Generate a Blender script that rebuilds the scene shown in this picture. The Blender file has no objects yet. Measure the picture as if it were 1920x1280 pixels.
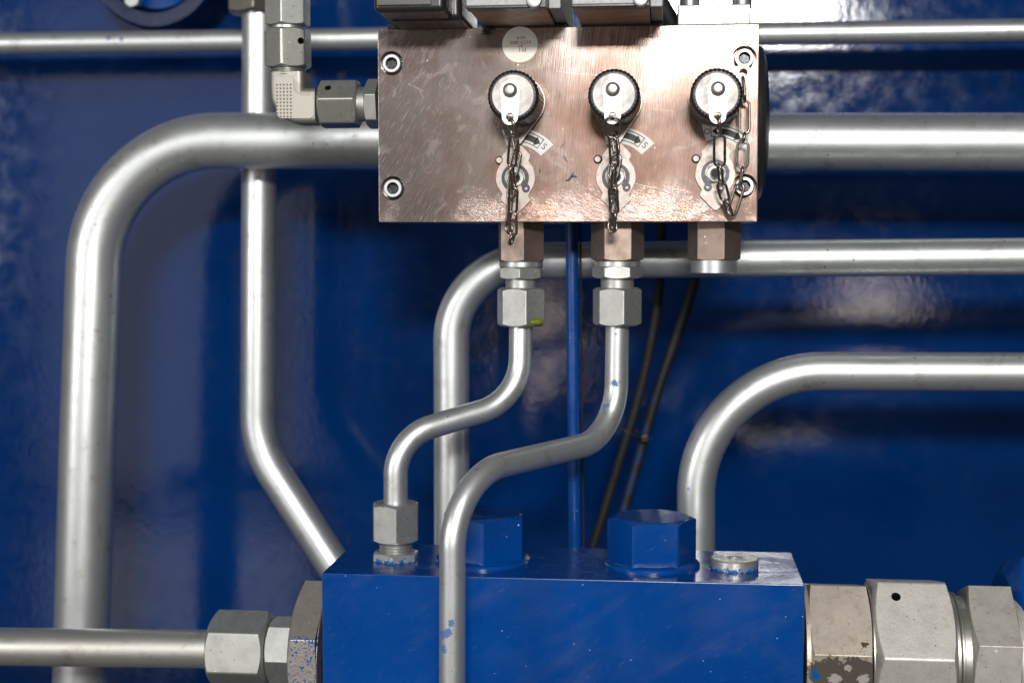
import bpy, bmesh, math, random
from mathutils import Vector, Matrix
random.seed(7)
R = math.radians
MM = 0.001
sc = bpy.context.scene

# ------------------------------------------------------------------ camera
F_PX, W_PX, H_PX = 2727.0, 1920.0, 1280.0
CAM = Vector((0, -573, 0))                       # millimetres; z = 0 is the lens height
YAW, PITCH = R(6.07), R(-3.92)
cam_d = bpy.data.cameras.new('camera')
cam = bpy.data.objects.new('camera', cam_d)
sc.collection.objects.link(cam)
cam.location = CAM * MM
cam.rotation_euler = (R(90) + PITCH, 0, YAW)
cam_d.sensor_width = 36.0
cam_d.lens = F_PX / W_PX * 36.0
cam_d.clip_start, cam_d.clip_end = 0.02, 50
cam_d.dof.use_dof = True
cam_d.dof.focus_distance = 0.560
cam_d.dof.aperture_fstop = 9.0
sc.camera = cam
CROT = (Matrix.Rotation(YAW, 3, 'Z') @ Matrix.Rotation(R(90) + PITCH, 3, 'X'))

# ------------------------------------------------------------------ light
world = bpy.data.worlds.new('World'); sc.world = world; world.use_nodes = True
bg = world.node_tree.nodes['Background']
bg.inputs[0].default_value = (1.0, 0.97, 0.93, 1); bg.inputs[1].default_value = 0.036

def area(name, loc, target, sx, sy, power, col=(1, 1, 1), shape='RECTANGLE'):
    d = bpy.data.lights.new(name, 'AREA'); d.shape = shape; d.size = sx * MM; d.size_y = sy * MM
    d.energy = power; d.color = col
    o = bpy.data.objects.new(name, d); sc.collection.objects.link(o)
    o.location = Vector(loc) * MM
    o.rotation_euler = (Vector(target) - Vector(loc)).to_track_quat('-Z', 'Y').to_euler()
    return o
area('key_lamp', (115, -1600, 415), (-20, 60, 0), 290, 100, 22.0, (1, .985, .955))
area('upper_left_softbox', (-200, -1300, 720), (-40, 60, 0), 320, 260, 2.6, (1, .99, .97))
area('upper_right_softbox', (240, -1300, 720), (-20, 60, 0), 320, 260, 2.6, (1, .97, .93))
area('added_side_fill', (-1320, -1200, 140), (-60, 60, 0), 360, 500, 8.0, (1, .98, .96))  # added fill from the left, brightens the round sticker
area('left_window', (-780, -1250, 0), (-780, 200, 0), 440, 800, .95, (1, .95, .93))
area('left_window_low', (-780, -1250, -560), (-780, 200, -560), 440, 210, .34, (1, .95, .93))
area('right_lamp', (262, -900, -84), (105, 212, -34), 105, 105, .17, (1, .85, .74), 'ELLIPSE')
area('low_lamp', (-160, -900, -140), (-60, 212, -50), 90, 170, .14, (1, .8, .68), 'ELLIPSE')

sc.cycles.caustics_reflective = False
vs = sc.view_settings
vs.view_transform = 'Standard'; vs.look = 'None'; vs.exposure = -0.05; vs.gamma = 1.0

# ------------------------------------------------------------------ helpers
def P(px, py, Y):
    """point of the place at depth plane Y (mm) that the photograph shows at px, py"""
    d = CROT @ Vector(((px - W_PX / 2) / F_PX, -(py - H_PX / 2) / F_PX, -1))
    return CAM + d * ((Y - CAM.y) / d.y)
def mmpx(px, py, Y):
    p = P(px, py, Y) - CAM
    return (CROT.transposed() @ p).z * -1 / F_PX

def thing(name, label, cat, loc, group=None):
    o = bpy.data.objects.new(name, None); sc.collection.objects.link(o)
    o.empty_display_size = .01
    o.location = Vector(loc) * MM
    tag(o, label, cat, group)
    return o
def tag(o, label=None, cat=None, group=None, kind=None):
    if label: o['label'] = label
    if cat: o['category'] = cat
    if group: o['group'] = group
    if kind: o['kind'] = kind
    return o

def wpos(o):
    p = Vector(o.location)
    while o.parent:
        o = o.parent; p += Vector(o.location)
    return p
def build(name, geo, mat, parent=None, origin=None, sharp=24, smooth=True):
    """geo = (verts in world mm, faces); one mesh object"""
    verts, faces = geo
    if parent is not None:
        base = wpos(parent) / MM
        org = base
    else:
        org = Vector(origin) if origin is not None else Vector((0, 0, 0))
    me = bpy.data.meshes.new(name)
    me.from_pydata([(Vector(v) - org) * MM for v in verts], [], faces)
    bm = bmesh.new(); bm.from_mesh(me)
    bmesh.ops.remove_doubles(bm, verts=bm.verts, dist=1e-7)
    bmesh.ops.recalc_face_normals(bm, faces=bm.faces)
    bm.to_mesh(me); bm.free()
    if smooth:
        me.shade_smooth()
        me.set_sharp_from_angle(angle=R(sharp))
    me.materials.append(mat)
    o = bpy.data.objects.new(name, me); sc.collection.objects.link(o)
    if parent is not None: o.parent = parent
    else: o.location = org * MM
    if smooth: weight(o)
    return o
def weight(o):
    m = o.modifiers.new('weighted', 'WEIGHTED_NORMAL'); m.keep_sharp = True; m.weight = 90

def join(*geos):
    V, Fc = [], []
    for v, f in geos:
        n = len(V); V += list(v); Fc += [tuple(i + n for i in q) for q in f]
    return V, Fc

def fillet(pts, rads, seg=16):
    pts = [Vector(p) for p in pts]
    if not isinstance(rads, (list, tuple)): rads = [rads] * (len(pts) - 2)
    out = [pts[0]]
    for i in range(1, len(pts) - 1):
        a, b, c = pts[i - 1], pts[i], pts[i + 1]
        u, v = (a - b).normalized(), (c - b).normalized()
        ang = u.angle(v); turn = math.pi - ang
        if turn < .01: out.append(b); continue
        t = min(rads[i - 1] * math.tan(turn / 2), (a - b).length * .495, (c - b).length * .495)
        r = t / math.tan(turn / 2)
        cen = b + (u + v).normalized() * (r / math.sin(ang / 2))
        s0, s1 = b + u * t - cen, b + v * t - cen
        for k in range(seg + 1):
            out.append(cen + s0.normalized().slerp(s1.normalized(), k / seg) * r)
    out.append(pts[-1])
    return out

def sweep(path, rad, n=32, closed=False, section=None, caps=True):
    path = [Vector(p) for p in path]; m = len(path)
    tans = []
    for i in range(m):
        if closed: t = path[(i + 1) % m] - path[i - 1]
        elif i == 0: t = path[1] - path[0]
        elif i == m - 1: t = path[-1] - path[-2]
        else: t = (path[i + 1] - path[i]).normalized() + (path[i] - path[i - 1]).normalized()
        tans.append(t.normalized())
    ref = Vector((0, -1, 0))
    if abs(ref.dot(tans[0])) > .9: ref = Vector((0, 0, 1))
    nrm = (ref - tans[0] * ref.dot(tans[0])).normalized()
    V, Fc = [], []
    if section is None: section = [(math.cos(2 * math.pi * k / n), math.sin(2 * math.pi * k / n)) for k in range(n)]
    n = len(section)
    for i in range(m):
        if i: 
            nrm = tans[i - 1].rotation_difference(tans[i]) @ nrm
            nrm = (nrm - tans[i] * nrm.dot(tans[i])).normalized()
        b = tans[i].cross(nrm)
        r = rad[i] if isinstance(rad, (list, tuple)) else rad
        for (c, s) in section: V.append(path[i] + nrm * (c * r) + b * (s * r))
    for i in range(m if closed else m - 1):
        j = (i + 1) % m
        for k in range(n):
            Fc.append((i * n + k, i * n + (k + 1) % n, j * n + (k + 1) % n, j * n + k))
    if caps and not closed:
        Fc.append(tuple(range(n - 1, -1, -1))); Fc.append(tuple((m - 1) * n + k for k in range(n)))
    return V, Fc

UP, RIGHT, FRONT = Vector((0, 0, 1)), Vector((1, 0, 0)), Vector((0, -1, 0))
def frame(axis):
    """(A, B, C): angle 0 points along B, +90 along A, C is the axis"""
    if axis == 'Z': return RIGHT, FRONT, UP
    if axis == 'X': return UP, FRONT, RIGHT
    return RIGHT, UP, FRONT                                   # 'Y': axis towards the viewer

def rings(org, axis, ringlist, capped=(True, True)):
    """ringlist: list of lists of (r, theta, w)"""
    A, B, C = frame(axis); org = Vector(org)
    V, Fc = [], []; n = len(ringlist[0])
    for ring in ringlist:
        for (r, th, w) in ring:
            V.append(org + A * (r * math.sin(th)) + B * (r * math.cos(th)) + C * w)
    for i in range(len(ringlist) - 1):
        for k in range(n):
            Fc.append((i * n + k, i * n + (k + 1) % n, (i + 1) * n + (k + 1) % n, (i + 1) * n + k))
    if capped[0]: Fc.append(tuple(range(n - 1, -1, -1)))
    if capped[1]:
        b = (len(ringlist) - 1) * n; Fc.append(tuple(b + k for k in range(n)))
    return V, Fc

def lathe(org, axis, prof, n=48, capped=(True, True)):
    return rings(org, axis, [[(r, 2 * math.pi * k / n, w) for k in range(n)] for (r, w) in prof], capped)

def hex_outline(Rad, phi, rc, sub=6, arc=3):
    pts = []
    cs = [Vector((Rad * math.sin(phi + k * math.pi / 3), Rad * math.cos(phi + k * math.pi / 3))) for k in range(6)]
    per = []
    for k in range(6):
        c = cs[k]; u = (cs[k - 1] - c).normalized(); v = (cs[(k + 1) % 6] - c).normalized()
        t = rc * math.tan(R(30)); cen = c + (u + v).normalized() * (rc / math.sin(R(60)))
        a0 = c + u * t - cen; a1 = c + v * t - cen
        ang0 = math.atan2(a0.x, a0.y); ang1 = math.atan2(a1.x, a1.y)
        d = (ang1 - ang0 + math.pi) % (2 * math.pi) - math.pi
        per.append([cen + Vector((math.sin(ang0 + d * j / arc), math.cos(ang0 + d * j / arc))) * rc for j in range(arc + 1)])
    for k in range(6):
        pts += per[k]
        a, b = per[k][-1], per[(k + 1) % 6][0]
        for j in range(1, sub): pts.append(a.lerp(b, j / sub))
    return [(p.length, math.atan2(p.x, p.y)) for p in pts]

def hexprism(org, axis, w0, w1, Rad, phi, ch=(True, True), rc=.5, inset=.95, tanc=.50):
    out = hex_outline(Rad, phi, rc)
    rcirc = Rad * math.cos(R(30)) * inset
    rl = []
    if ch[0]:
        rl.append([(rcirc, t, w0) for r, t in out]); rl.append([(r, t, w0 + max(0, r - rcirc) * tanc) for r, t in out])
    else: rl.append([(r, t, w0) for r, t in out])
    if ch[1]:
        rl.append([(r, t, w1 - max(0, r - rcirc) * tanc) for r, t in out]); rl.append([(rcirc, t, w1) for r, t in out])
    else: rl.append([(r, t, w1) for r, t in out])
    return rings(org, axis, rl)

def box(x0, x1, y0, y1, z0, z1, bev=.6, seg=2):
    bm = bmesh.new()
    bmesh.ops.create_cube(bm, size=1)
    for v in bm.verts:
        v.co = ((x0 + x1) / 2 + v.co.x * (x1 - x0), (y0 + y1) / 2 + v.co.y * (y1 - y0), (z0 + z1) / 2 + v.co.z * (z1 - z0))
    if bev: bmesh.ops.bevel(bm, geom=bm.edges[:], offset=bev, segments=seg, profile=.5, affect='EDGES')
    bm.verts.index_update()
    g = [v.co.copy() for v in bm.verts], [tuple(v.index for v in f.verts) for f in bm.faces]
    bm.free(); return g

def extrude(poly, Y0, Y1, origin=(0, 0)):
    """2-D outline (x, z) extruded between depths Y0 (front) and Y1"""
    n = len(poly)
    V = [Vector((origin[0] + x, Y0, origin[1] + z)) for x, z in poly] + [Vector((origin[0] + x, Y1, origin[1] + z)) for x, z in poly]
    Fc = [tuple(range(n)), tuple(range(2 * n - 1, n - 1, -1))]
    for k in range(n): Fc.append((k, (k + 1) % n, n + (k + 1) % n, n + k))
    return V, Fc

def ray_poly(poly, cx, cz, th):
    dx, dz = math.sin(th), math.cos(th); best = 0
    for i in range(len(poly)):
        ax, az = poly[i][0] - cx, poly[i][1] - cz
        bx, bz = poly[(i + 1) % len(poly)][0] - cx, poly[(i + 1) % len(poly)][1] - cz
        ex, ez = bx - ax, bz - az
        den = dx * ez - dz * ex
        if abs(den) < 1e-9: continue
        t = (ax * ez - az * ex) / den; s = (ax * dz - az * dx) / den
        if t > 0 and -1e-6 <= s <= 1 + 1e-6: best = max(best, t)
    return best

def holed_plate(outer, hole, hr, Y0, Y1, origin, n=64, bend=None, hexphi=None):
    """plate in the x-z plane with one hole; outer must be star shaped about the hole"""
    ths = sorted(set([round(2 * math.pi * k / n, 5) for k in range(n)] +
                     [round(math.atan2(p[0] - hole[0], p[1] - hole[1]) % (2 * math.pi), 5) for p in outer]))
    def inner_r(t):
        if hexphi is None: return hr
        a = (t - hexphi + math.pi / 6) % (math.pi / 3) - math.pi / 6
        return hr * math.cos(R(30)) / math.cos(((t - hexphi) % (math.pi / 3)) - math.pi / 6)
    m = len(ths); nr = 14 if bend else 1
    V, Fc = [], []
    for Y in (Y0, Y1):
        for q in range(nr + 1):
            for t in ths:
                ro_ = ray_poly(outer, hole[0], hole[1], t); ri_ = inner_r(t)
                r = ro_ + (ri_ - ro_) * q / nr
                x, z = hole[0] + r * math.sin(t), hole[1] + r * math.cos(t)
                V.append(Vector((origin[0] + x, Y + (bend(z) if bend else 0), origin[1] + z)))
    S = m * (nr + 1)
    for k in range(m):
        j = (k + 1) % m
        for q in range(nr):
            a_, b_ = q * m, (q + 1) * m
            Fc.append((a_ + k, a_ + j, b_ + j, b_ + k)); Fc.append((S + a_ + k, S + b_ + k, S + b_ + j, S + a_ + j))
        Fc.append((k, S + k, S + j, j)); e = nr * m
        Fc.append((e + k, e + j, S + e + j, S + e + k))
    return V, Fc

def hull(pts):
    pts = sorted(set((round(x, 5), round(y, 5)) for x, y in pts))
    def half(ps):
        h = []
        for p in ps:
            while len(h) > 1 and (h[-1][0] - h[-2][0]) * (p[1] - h[-2][1]) - (h[-1][1] - h[-2][1]) * (p[0] - h[-2][0]) <= 0: h.pop()
            h.append(p)
        return h
    a, b = half(pts), half(pts[::-1])
    return a[:-1] + b[:-1]
def circ(cx, cz, r, n=40): return [(cx + r * math.sin(2 * math.pi * k / n), cz + r * math.cos(2 * math.pi * k / n)) for k in range(n)]

def cut(obj, cutters, inner=None):
    """subtract cutter geos (world mm) from obj, exact boolean, baked into the mesh"""
    obj.modifiers.clear(); tmp = []
    for i, g in enumerate(cutters):
        c = build('tmp_cutter', g, inner or obj.data.materials[0], None, (0, 0, 0), smooth=False); tmp.append(c)
        md = obj.modifiers.new('b%d' % i, 'BOOLEAN'); md.operation = 'DIFFERENCE'; md.object = c; md.solver = 'EXACT'; md.material_mode = 'TRANSFER'
    bpy.context.view_layer.update()
    dg = bpy.context.evaluated_depsgraph_get()
    me = bpy.data.meshes.new_from_object(obj.evaluated_get(dg))
    obj.modifiers.clear(); old = obj.data; obj.data = me
    me.shade_smooth(); me.set_sharp_from_angle(angle=R(24)); weight(obj)
    for c in tmp:
        m = c.data; bpy.data.objects.remove(c); bpy.data.meshes.remove(m)

# ------------------------------------------------------------------ materials
class NT:
    def __init__(s, name):
        s.m = bpy.data.materials.new(name); s.m.use_nodes = True
        s.t = s.m.node_tree; s.b = s.t.nodes['Principled BSDF']
        tc = s.t.nodes.new('ShaderNodeTexCoord')
        mp = s.t.nodes.new('ShaderNodeMapping'); mp.inputs['Scale'].default_value = (1000,) * 3
        s.t.links.new(tc.outputs['Object'], mp.inputs[0]); s.co = mp.outputs[0]     # object space in mm
        g = s.t.nodes.new('ShaderNodeNewGeometry')
        s.wp = s.vm('SCALE', g.outputs['Position'], None, 1000.0)                    # place space in mm
    def link(s, a, b): s.t.links.new(a, b)
    def vm(s, op, a, b=None, scale=None):
        n = s.t.nodes.new('ShaderNodeVectorMath'); n.operation = op
        s.put(n.inputs[0], a)
        if b is not None: s.put(n.inputs[1], b)
        if scale is not None: s.put(n.inputs['Scale'], scale)
        return n.outputs['Value'] if op in ('DISTANCE', 'LENGTH', 'DOT_PRODUCT') else n.outputs[0]
    def put(s, i, v):
        if hasattr(v, 'is_output'): s.t.links.new(v, i)
        else: i.default_value = v
    def math(s, op, a, b=0.0, c=None, clamp=False):
        n = s.t.nodes.new('ShaderNodeMath'); n.operation = op; n.use_clamp = clamp
        s.put(n.inputs[0], a); s.put(n.inputs[1], b)
        if c is not None: s.put(n.inputs[2], c)
        return n.outputs[0]
    def mapped(s, rot=(0, 0, 0), scale=(1, 1, 1), src=None):
        n = s.t.nodes.new('ShaderNodeMapping'); n.inputs['Rotation'].default_value = rot
        s.link(src or s.co, n.inputs[0])
        m = s.t.nodes.new('ShaderNodeMapping'); m.inputs['Scale'].default_value = scale
        s.link(n.outputs[0], m.inputs[0]); return m.outputs[0]
    def noise(s, scale, detail=3, rough=.55, src=None, dist=0):
        n = s.t.nodes.new('ShaderNodeTexNoise'); s.link(src or s.co, n.inputs['Vector'])
        n.inputs['Scale'].default_value = scale; n.inputs['Detail'].default_value = detail
        n.inputs['Roughness'].default_value = rough; n.inputs['Distortion'].default_value = dist
        return n.outputs['Fac']
    def voro(s, scale, src=None, rand=1.0):
        n = s.t.nodes.new('ShaderNodeTexVoronoi'); s.link(src or s.co, n.inputs['Vector'])
        n.inputs['Scale'].default_value = scale; n.inputs['Randomness'].default_value = rand
        return n.outputs['Distance'], n.outputs['Color']
    def ramp(s, v, lo, hi, a=0.0, b=1.0):
        n = s.t.nodes.new('ShaderNodeMapRange'); n.clamp = True
        s.put(n.inputs[0], v)
        n.inputs[1].default_value, n.inputs[2].default_value, n.inputs[3].default_value, n.inputs[4].default_value = lo, hi, a, b
        return n.outputs[0]
    def mix(s, f, a, b):
        n = s.t.nodes.new('ShaderNodeMix'); n.data_type = 'RGBA'
        s.put(n.inputs[0], f)
        s.put(n.inputs[6], a if hasattr(a, 'is_output') else (*a, 1)); s.put(n.inputs[7], b if hasattr(b, 'is_output') else (*b, 1))
        return n.outputs[2]
    def bump(s, h, dist, strength=1.0, prev=None):
        n = s.t.nodes.new('ShaderNodeBump'); n.inputs['Distance'].default_value = dist * MM; n.inputs['Strength'].default_value = strength
        s.link(h, n.inputs['Height'])
        if prev is not None: s.link(prev, n.inputs['Normal'])
        return n.outputs[0]
    def specks(s, scale, size, keep, src=None):
        """sparse small dots: mask 0..1"""
        d, c = s.voro(scale, src)
        sep = s.t.nodes.new('ShaderNodeSeparateColor'); s.link(c, sep.inputs[0])
        near = s.ramp(d, size * .75, size, 1, 0)
        return s.math('MULTIPLY', near, s.math('GREATER_THAN', sep.outputs[0], 1 - keep))
    def spots(s, pts, wob=1.2, nscale=.5):
        """irregular stains at fixed places: pts = [(world mm, radius)]"""
        n = s.noise(nscale, 3, .6, s.wp)
        w = s.math('MULTIPLY', s.math('SUBTRACT', n, .5), wob * 4)
        tot = None
        for p, r in pts:
            d = s.math('ADD', s.vm('DISTANCE', s.wp, tuple(p)), w)
            k = s.ramp(d, r * .85, r, 1, 0)
            tot = k if tot is None else s.math('MAXIMUM', tot, k)
        return tot
    def out(s, color=None, rough=None, metal=None, normal=None, **kw):
        if color is not None: s.put(s.b.inputs['Base Color'], color if hasattr(color, 'is_output') else (*color, 1))
        if rough is not None: s.put(s.b.inputs['Roughness'], rough)
        if metal is not None: s.put(s.b.inputs['Metallic'], metal)
        if normal is not None: s.link(normal, s.b.inputs['Normal'])
        for k, v in kw.items(): s.put(s.b.inputs[k], v)
        return s.m

BLUE = (.0002, .050, .25)
def mat_pipe(name, tint=(.71, .74, .74), rough=.375, blue=None, dark=None, rust=None):
    n = NT(name)
    big = n.noise(.06, 3, .6); fine = n.noise(1.6, 4, .65)
    col = n.mix(n.ramp(big, .35, .7), tint, tuple(c * .84 for c in tint))
    col = n.mix(n.ramp(fine, .45, .75, 0, .35), col, tuple(c * .72 for c in tint))
    brown = n.ramp(n.noise(.11, 4, .7, n.mapped((0, .3, 0), (1, 1, 1))), .56, .72, 0, .5)
    col = n.mix(brown, col, (.33, .27, .215))
    col = n.mix(n.ramp(n.noise(.9, 5, .75, None, 1.5), .60, .72, 0, .45), col, (.20, .19, .175))
    d = n.specks(.16, .085, .35)
    col = n.mix(n.math('MULTIPLY', d, .8), col, (.06, .05, .045))
    metal = .85
    if dark: col = n.mix(n.math('MULTIPLY', n.spots(dark, .5, 1.1), .85), col, (.04, .04, .04))
    if rust: col = n.mix(n.spots(rust, .8, .9), col, (.11, .035, .02))
    if blue: 
        bm_ = n.math('MULTIPLY', n.spots(blue, 1.0, 1.1), .85)
        col = n.mix(bm_, col, (.0005, .085, .31)); metal = n.math('MULTIPLY', n.math('SUBTRACT', 1, bm_), .85)
    ro = n.math('ADD', n.ramp(big, .3, .7, rough - .04, rough + .07), n.ramp(fine, .3, .8, -.03, .08))
    nm = n.bump(n.noise(.28, 3, .6), .05, .5)
    nm = n.bump(fine, .012, .5, nm)
    return n.out(col, ro, metal, nm)

def mat_plated(name, tint=(.70, .70, .67), rough=.33, grain=.02, brown=.3, blue=None, zlow=None, pits=True, bumpd=None, metal=.82, marks=()):
    n = NT(name)
    big = n.noise(.14, 4, .65); fine = n.noise(2.4, 4, .7)
    col = n.mix(n.ramp(big, .4, .68, 0, .8), tint, tuple(c * .72 for c in tint))
    col = n.mix(n.ramp(n.noise(.22, 4, .7), .54, .72, 0, brown * 1.3), col, (.30, .215, .155))
    col = n.mix(n.ramp(n.noise(1.1, 4, .7, n.mapped((.3, .8, .1), (1, 1, .25))), .56, .68, 0, .4), col, tuple(c * .55 for c in tint))
    if pits:
        col = n.mix(n.math('MULTIPLY', n.specks(.42, .13, .5), .8), col, (.09, .07, .055))
        col = n.mix(n.math('MULTIPLY', n.specks(.30, .10, .2), .9), col, (.86, .84, .8))
    for pts_, c_, wob_ in marks: col = n.mix(n.spots(pts_, wob_, .6), col, c_)
    m0 = metal
    if blue is not None:
        col = n.mix(blue(n), col, (.0005, .085, .31)); metal = n.math('MULTIPLY', n.math('SUBTRACT', 1, blue(n)), m0)
    ro = n.math('ADD', n.ramp(big, .3, .7, rough, rough + .1), n.ramp(fine, .35, .75, -.04, .06))
    nm = n.bump(fine, grain, .8)
    if bumpd: nm = n.bump(n.noise(.9, 3, .6), bumpd, .7, nm)
    return n.out(col, ro, metal, nm)

def mat_blue(name, peel=.10, pscale=.18, rough=.16, dust=True, base=BLUE, coat=0.0):
    n = NT(name)
    big = n.noise(.018, 3, .5)
    col = n.mix(n.ramp(big, .35, .7), base, tuple(c * .80 for c in base))
    if dust:
        col = n.mix(n.math('MULTIPLY', n.specks(.33, .085, .16), .8), col, (.42, .5, .66))
        col = n.mix(n.math('MULTIPLY', n.specks(.12, .045, .22), .9), col, (.72, .72, .72))
        col = n.mix(n.ramp(n.noise(.5, 4, .7), .6, .85, 0, .10), col, (.25, .32, .45))
    ro = n.math('ADD', rough, n.ramp(n.noise(.09, 4, .6), .35, .75, -.03, .08))
    if dust:
        smear = n.noise(.05, 4, .6, n.mapped((0, .5, 0), (.35, 1, 1.2)), .8)
        ro = n.math('ADD', ro, n.ramp(smear, .45, .7, -.04, .16))
        col = n.mix(n.ramp(smear, .52, .72, 0, .25), col, tuple(c * .6 for c in base))
        scuff = n.noise(1.0, 3, .6, n.mapped((0, R(35), 0), (.12, 1, 1.8)))
        col = n.mix(n.ramp(scuff, .70, .76, 0, .35), col, (.20, .28, .45))
    nm = n.bump(n.noise(pscale, 3, .55), peel, 1.0)
    if not dust: nm = n.bump(n.noise(.75, 2, .5), .016, 1.0, nm)
    if dust: nm = n.bump(n.noise(1.8, 2, .5), .01, .5, nm)
    return n.out(col, ro, 0.0, nm, **{'Specular IOR Level': .5, 'Coat Weight': coat})

def mat_plain(name, col, rough, metal=0.0, grain=.01, var=.25, scale=.6):
    n = NT(name)
    a = n.noise(scale, 4, .65)
    c = n.mix(n.ramp(a, .35, .7), col, tuple(x * (1 - var) for x in col))
    ro = n.ramp(n.noise(scale * .5, 4, .6), .3, .7, rough - .05, rough + .08)
    return n.out(c, ro, metal, n.bump(n.noise(2.2, 3, .6), grain, .7))

def mat_manifold():
    n = NT('copper_toned_steel')
    co = n.co
    # milling and hand-sanding scratches in three directions, mixed by large patches
    def scr(angle, fine, long_):
        return n.noise(1.0, 3, .6, n.mapped((0, R(angle), 0), (long_, 1, fine)), .0)
    s1 = scr(60, 2.6, .16); s2 = scr(-22, 2.4, .2); s3 = scr(84, 2.6, .07)
    patch = n.noise(.022, 3, .55); patch2 = n.noise(.035, 3, .6, n.mapped((.4, .2, .9)))
    sx = n.t.nodes.new('ShaderNodeSeparateXYZ'); n.link(co, sx.inputs[0])
    low = n.ramp(n.math('ADD', sx.outputs['Z'], n.math('MULTIPLY', n.math('SUBTRACT', n.noise(.07, 4, .65), .5), 26)), -38, -20, 1, 0)                      # hand-scraped strip by the lower edge
    low = n.math('MULTIPLY', low, n.ramp(patch2, .35, .5))
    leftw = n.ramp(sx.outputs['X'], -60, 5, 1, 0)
    s13 = n.math('ADD', n.math('MULTIPLY', s1, leftw), n.math('MULTIPLY', s3, n.math('SUBTRACT', 1, leftw)))
    s = n.math('ADD', n.math('MULTIPLY', s13, n.math('SUBTRACT', 1, low)), n.math('MULTIPLY', s2, low))
    col = n.mix(n.ramp(patch, .38, .60), (.42, .335, .30), (.52, .315, .235))
    col = n.mix(n.ramp(patch2, .45, .62, 0, .8), col, (.50, .45, .42))
    col = n.mix(n.math('MULTIPLY', leftw, .95), col, (.185, .167, .162))  # light falloff towards the left side, painted into the colour
    cop = n.ramp(n.math('ADD', n.vm('DISTANCE', co, (14, 0, -14)), n.math('MULTIPLY', n.math('SUBTRACT', patch2, .5), 60)), 16, 44, .8, 0)
    col = n.mix(cop, col, (.46, .245, .17))
    stain = n.noise(.05, 4, .65, n.mapped((.2, .5, .3)), .6)
    col = n.mix(n.ramp(stain, .52, .60, 0, .45), col, (.24, .15, .12))
    col = n.mix(n.ramp(n.noise(.09, 4, .6, n.mapped((.9, .1, .6)), 1.0), .56, .62, 0, .35), col, (.62, .55, .50))
    col = n.mix(n.ramp(s, .50, .62, 0, .8), col, (.17, .115, .095))
    col = n.mix(n.ramp(s, .36, .44, .6, 0), col, (.66, .58, .53))
    col = n.mix(.18, col, (.05, .03, .025))
    bright = n.specks(.22, .09, .35)
    col = n.mix(n.math('MULTIPLY', bright, .7), col, (.95, .9, .85))
    col = n.mix(n.math('MULTIPLY', n.specks(.16, .05, .35), .8), col, (.10, .06, .05))
    ro = n.math('ADD', n.ramp(s, .3, .7, .10, .22), n.ramp(patch2, .3, .7, -.01, .08))
    nm = n.bump(s, .05, .75)
    nm = n.bump(n.math('MULTIPLY', low, scr(-20, 4.0, .5)), .08, 1.0, nm)
    return n.out(col, ro, .36, nm)

M = {}
M['wall'] = mat_blue('blue_wall_paint', .048, .30, .09, False, (.0002, .0245, .125))
M['blue'] = mat_blue('blue_gloss_paint', .02, .2, .21, True)
M['bluecab'] = mat_plain('blue_overspray', (.002, .04, .25), .35, 0, .02)
M['mani'] = mat_manifold()
M['cart'] = mat_plated('brownish_cartridge_steel', (.28, .215, .18), .40, .02, .35)  # tint of the port hexes also lowered for shade under the block
M['plate'] = mat_plated('zinc_plate', (.47, .48, .46), .40, .015, .12)
M['dullnut'] = mat_plated('dull_zinc_nut', (.50, .50, .46), .32, .03, .25)
M['shadenut'] = mat_plated('shaded_zinc_nut', (.17, .165, .14), .4, .03, .25)  # zinc nut with its shade put into a darker tint
M['sand'] = mat_plated('sand_blasted_zinc', (.62, .60, .54), .42, .10, .3, bumpd=.10)
M['zinc'] = mat_plain('bright_zinc', (.50, .53, .53), .38, .85, .012, .15)
M['elbow'] = mat_plated('forged_elbow_steel', (.37, .355, .315), .46, .08, .2)
M['disc'] = mat_plain('brushed_cap_disc', (.36, .34, .325), .48, .8, .02, .12)
M['tab'] = mat_plain('stainless_tab', (.36, .31, .28), .42, .72, .015, .12)
M['captab'] = mat_plain('stainless_cap_tab', (.50, .46, .43), .42, .75, .015, .12)
M['chain'] = mat_plain('chain_wire', (.34, .30, .26), .30, .95, .02, .3, 1.5)
M['black'] = mat_plain('black_rubber', (.016, .015, .015), .38, 0, .03, .3)
M['plast'] = mat_plain('black_plastic', (.022, .022, .022), .30, 0, .03, .3)
M['grey'] = mat_plain('grey_coil_cover', (.34, .35, .36), .5, .25, .05, .2, 1.8)
M['plastgrey'] = mat_plain('worn_black_plastic', (.075, .075, .075), .42, 0, .05, .3, 1.4)
M['cable'] = mat_plain('cable_sheath', (.007, .0065, .0065), .7, 0, .02, .4)
M['hole'] = mat_plain('hole_shade_black', (.006, .006, .006), .6, 0, .01)  # near-black colour standing in for the shade inside holes and gaps
M['ring'] = mat_plain('spring_steel_and_socket_shade', (.055, .055, .06), .33, .75, .03, .3)
M['white'] = mat_plain('sticker_white', (.80, .78, .75), .45, 0, .005, .06)
M['cream'] = mat_plain('sticker_cream', (.95, .91, .79), .5, 0, .004, .05)
M['ink'] = mat_plain('black_print', (.018, .014, .014), .5, 0, .005, .3)
M['red'] = mat_plain('red_print', (.42, .12, .09), .6, 0, .005, .3, 4)
n_ = NT('oil_drop'); M['oil'] = n_.out((.30, .36, .02), .06, 0, None, **{'Transmission Weight': .6})

# ------------------------------------------------------------------ the wall
WALL_Y = 212.0
wall_geo = ([Vector((x, WALL_Y, z)) for x, z in ((-620, -480), (420, -480), (420, 420), (-620, 420))] +
            [Vector((x, WALL_Y + 8, z)) for x, z in ((-620, -480), (420, -480), (420, 420), (-620, 420))],
            [(0, 1, 2, 3), (7, 6, 5, 4), (0, 4, 5, 1), (1, 5, 6, 2), (2, 6, 7, 3), (3, 7, 4, 0)])
wall = build('wall', wall_geo, M['wall'], smooth=False)
tag(wall, 'glossy blue painted steel wall behind the pipes', None, None, 'structure')

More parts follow.
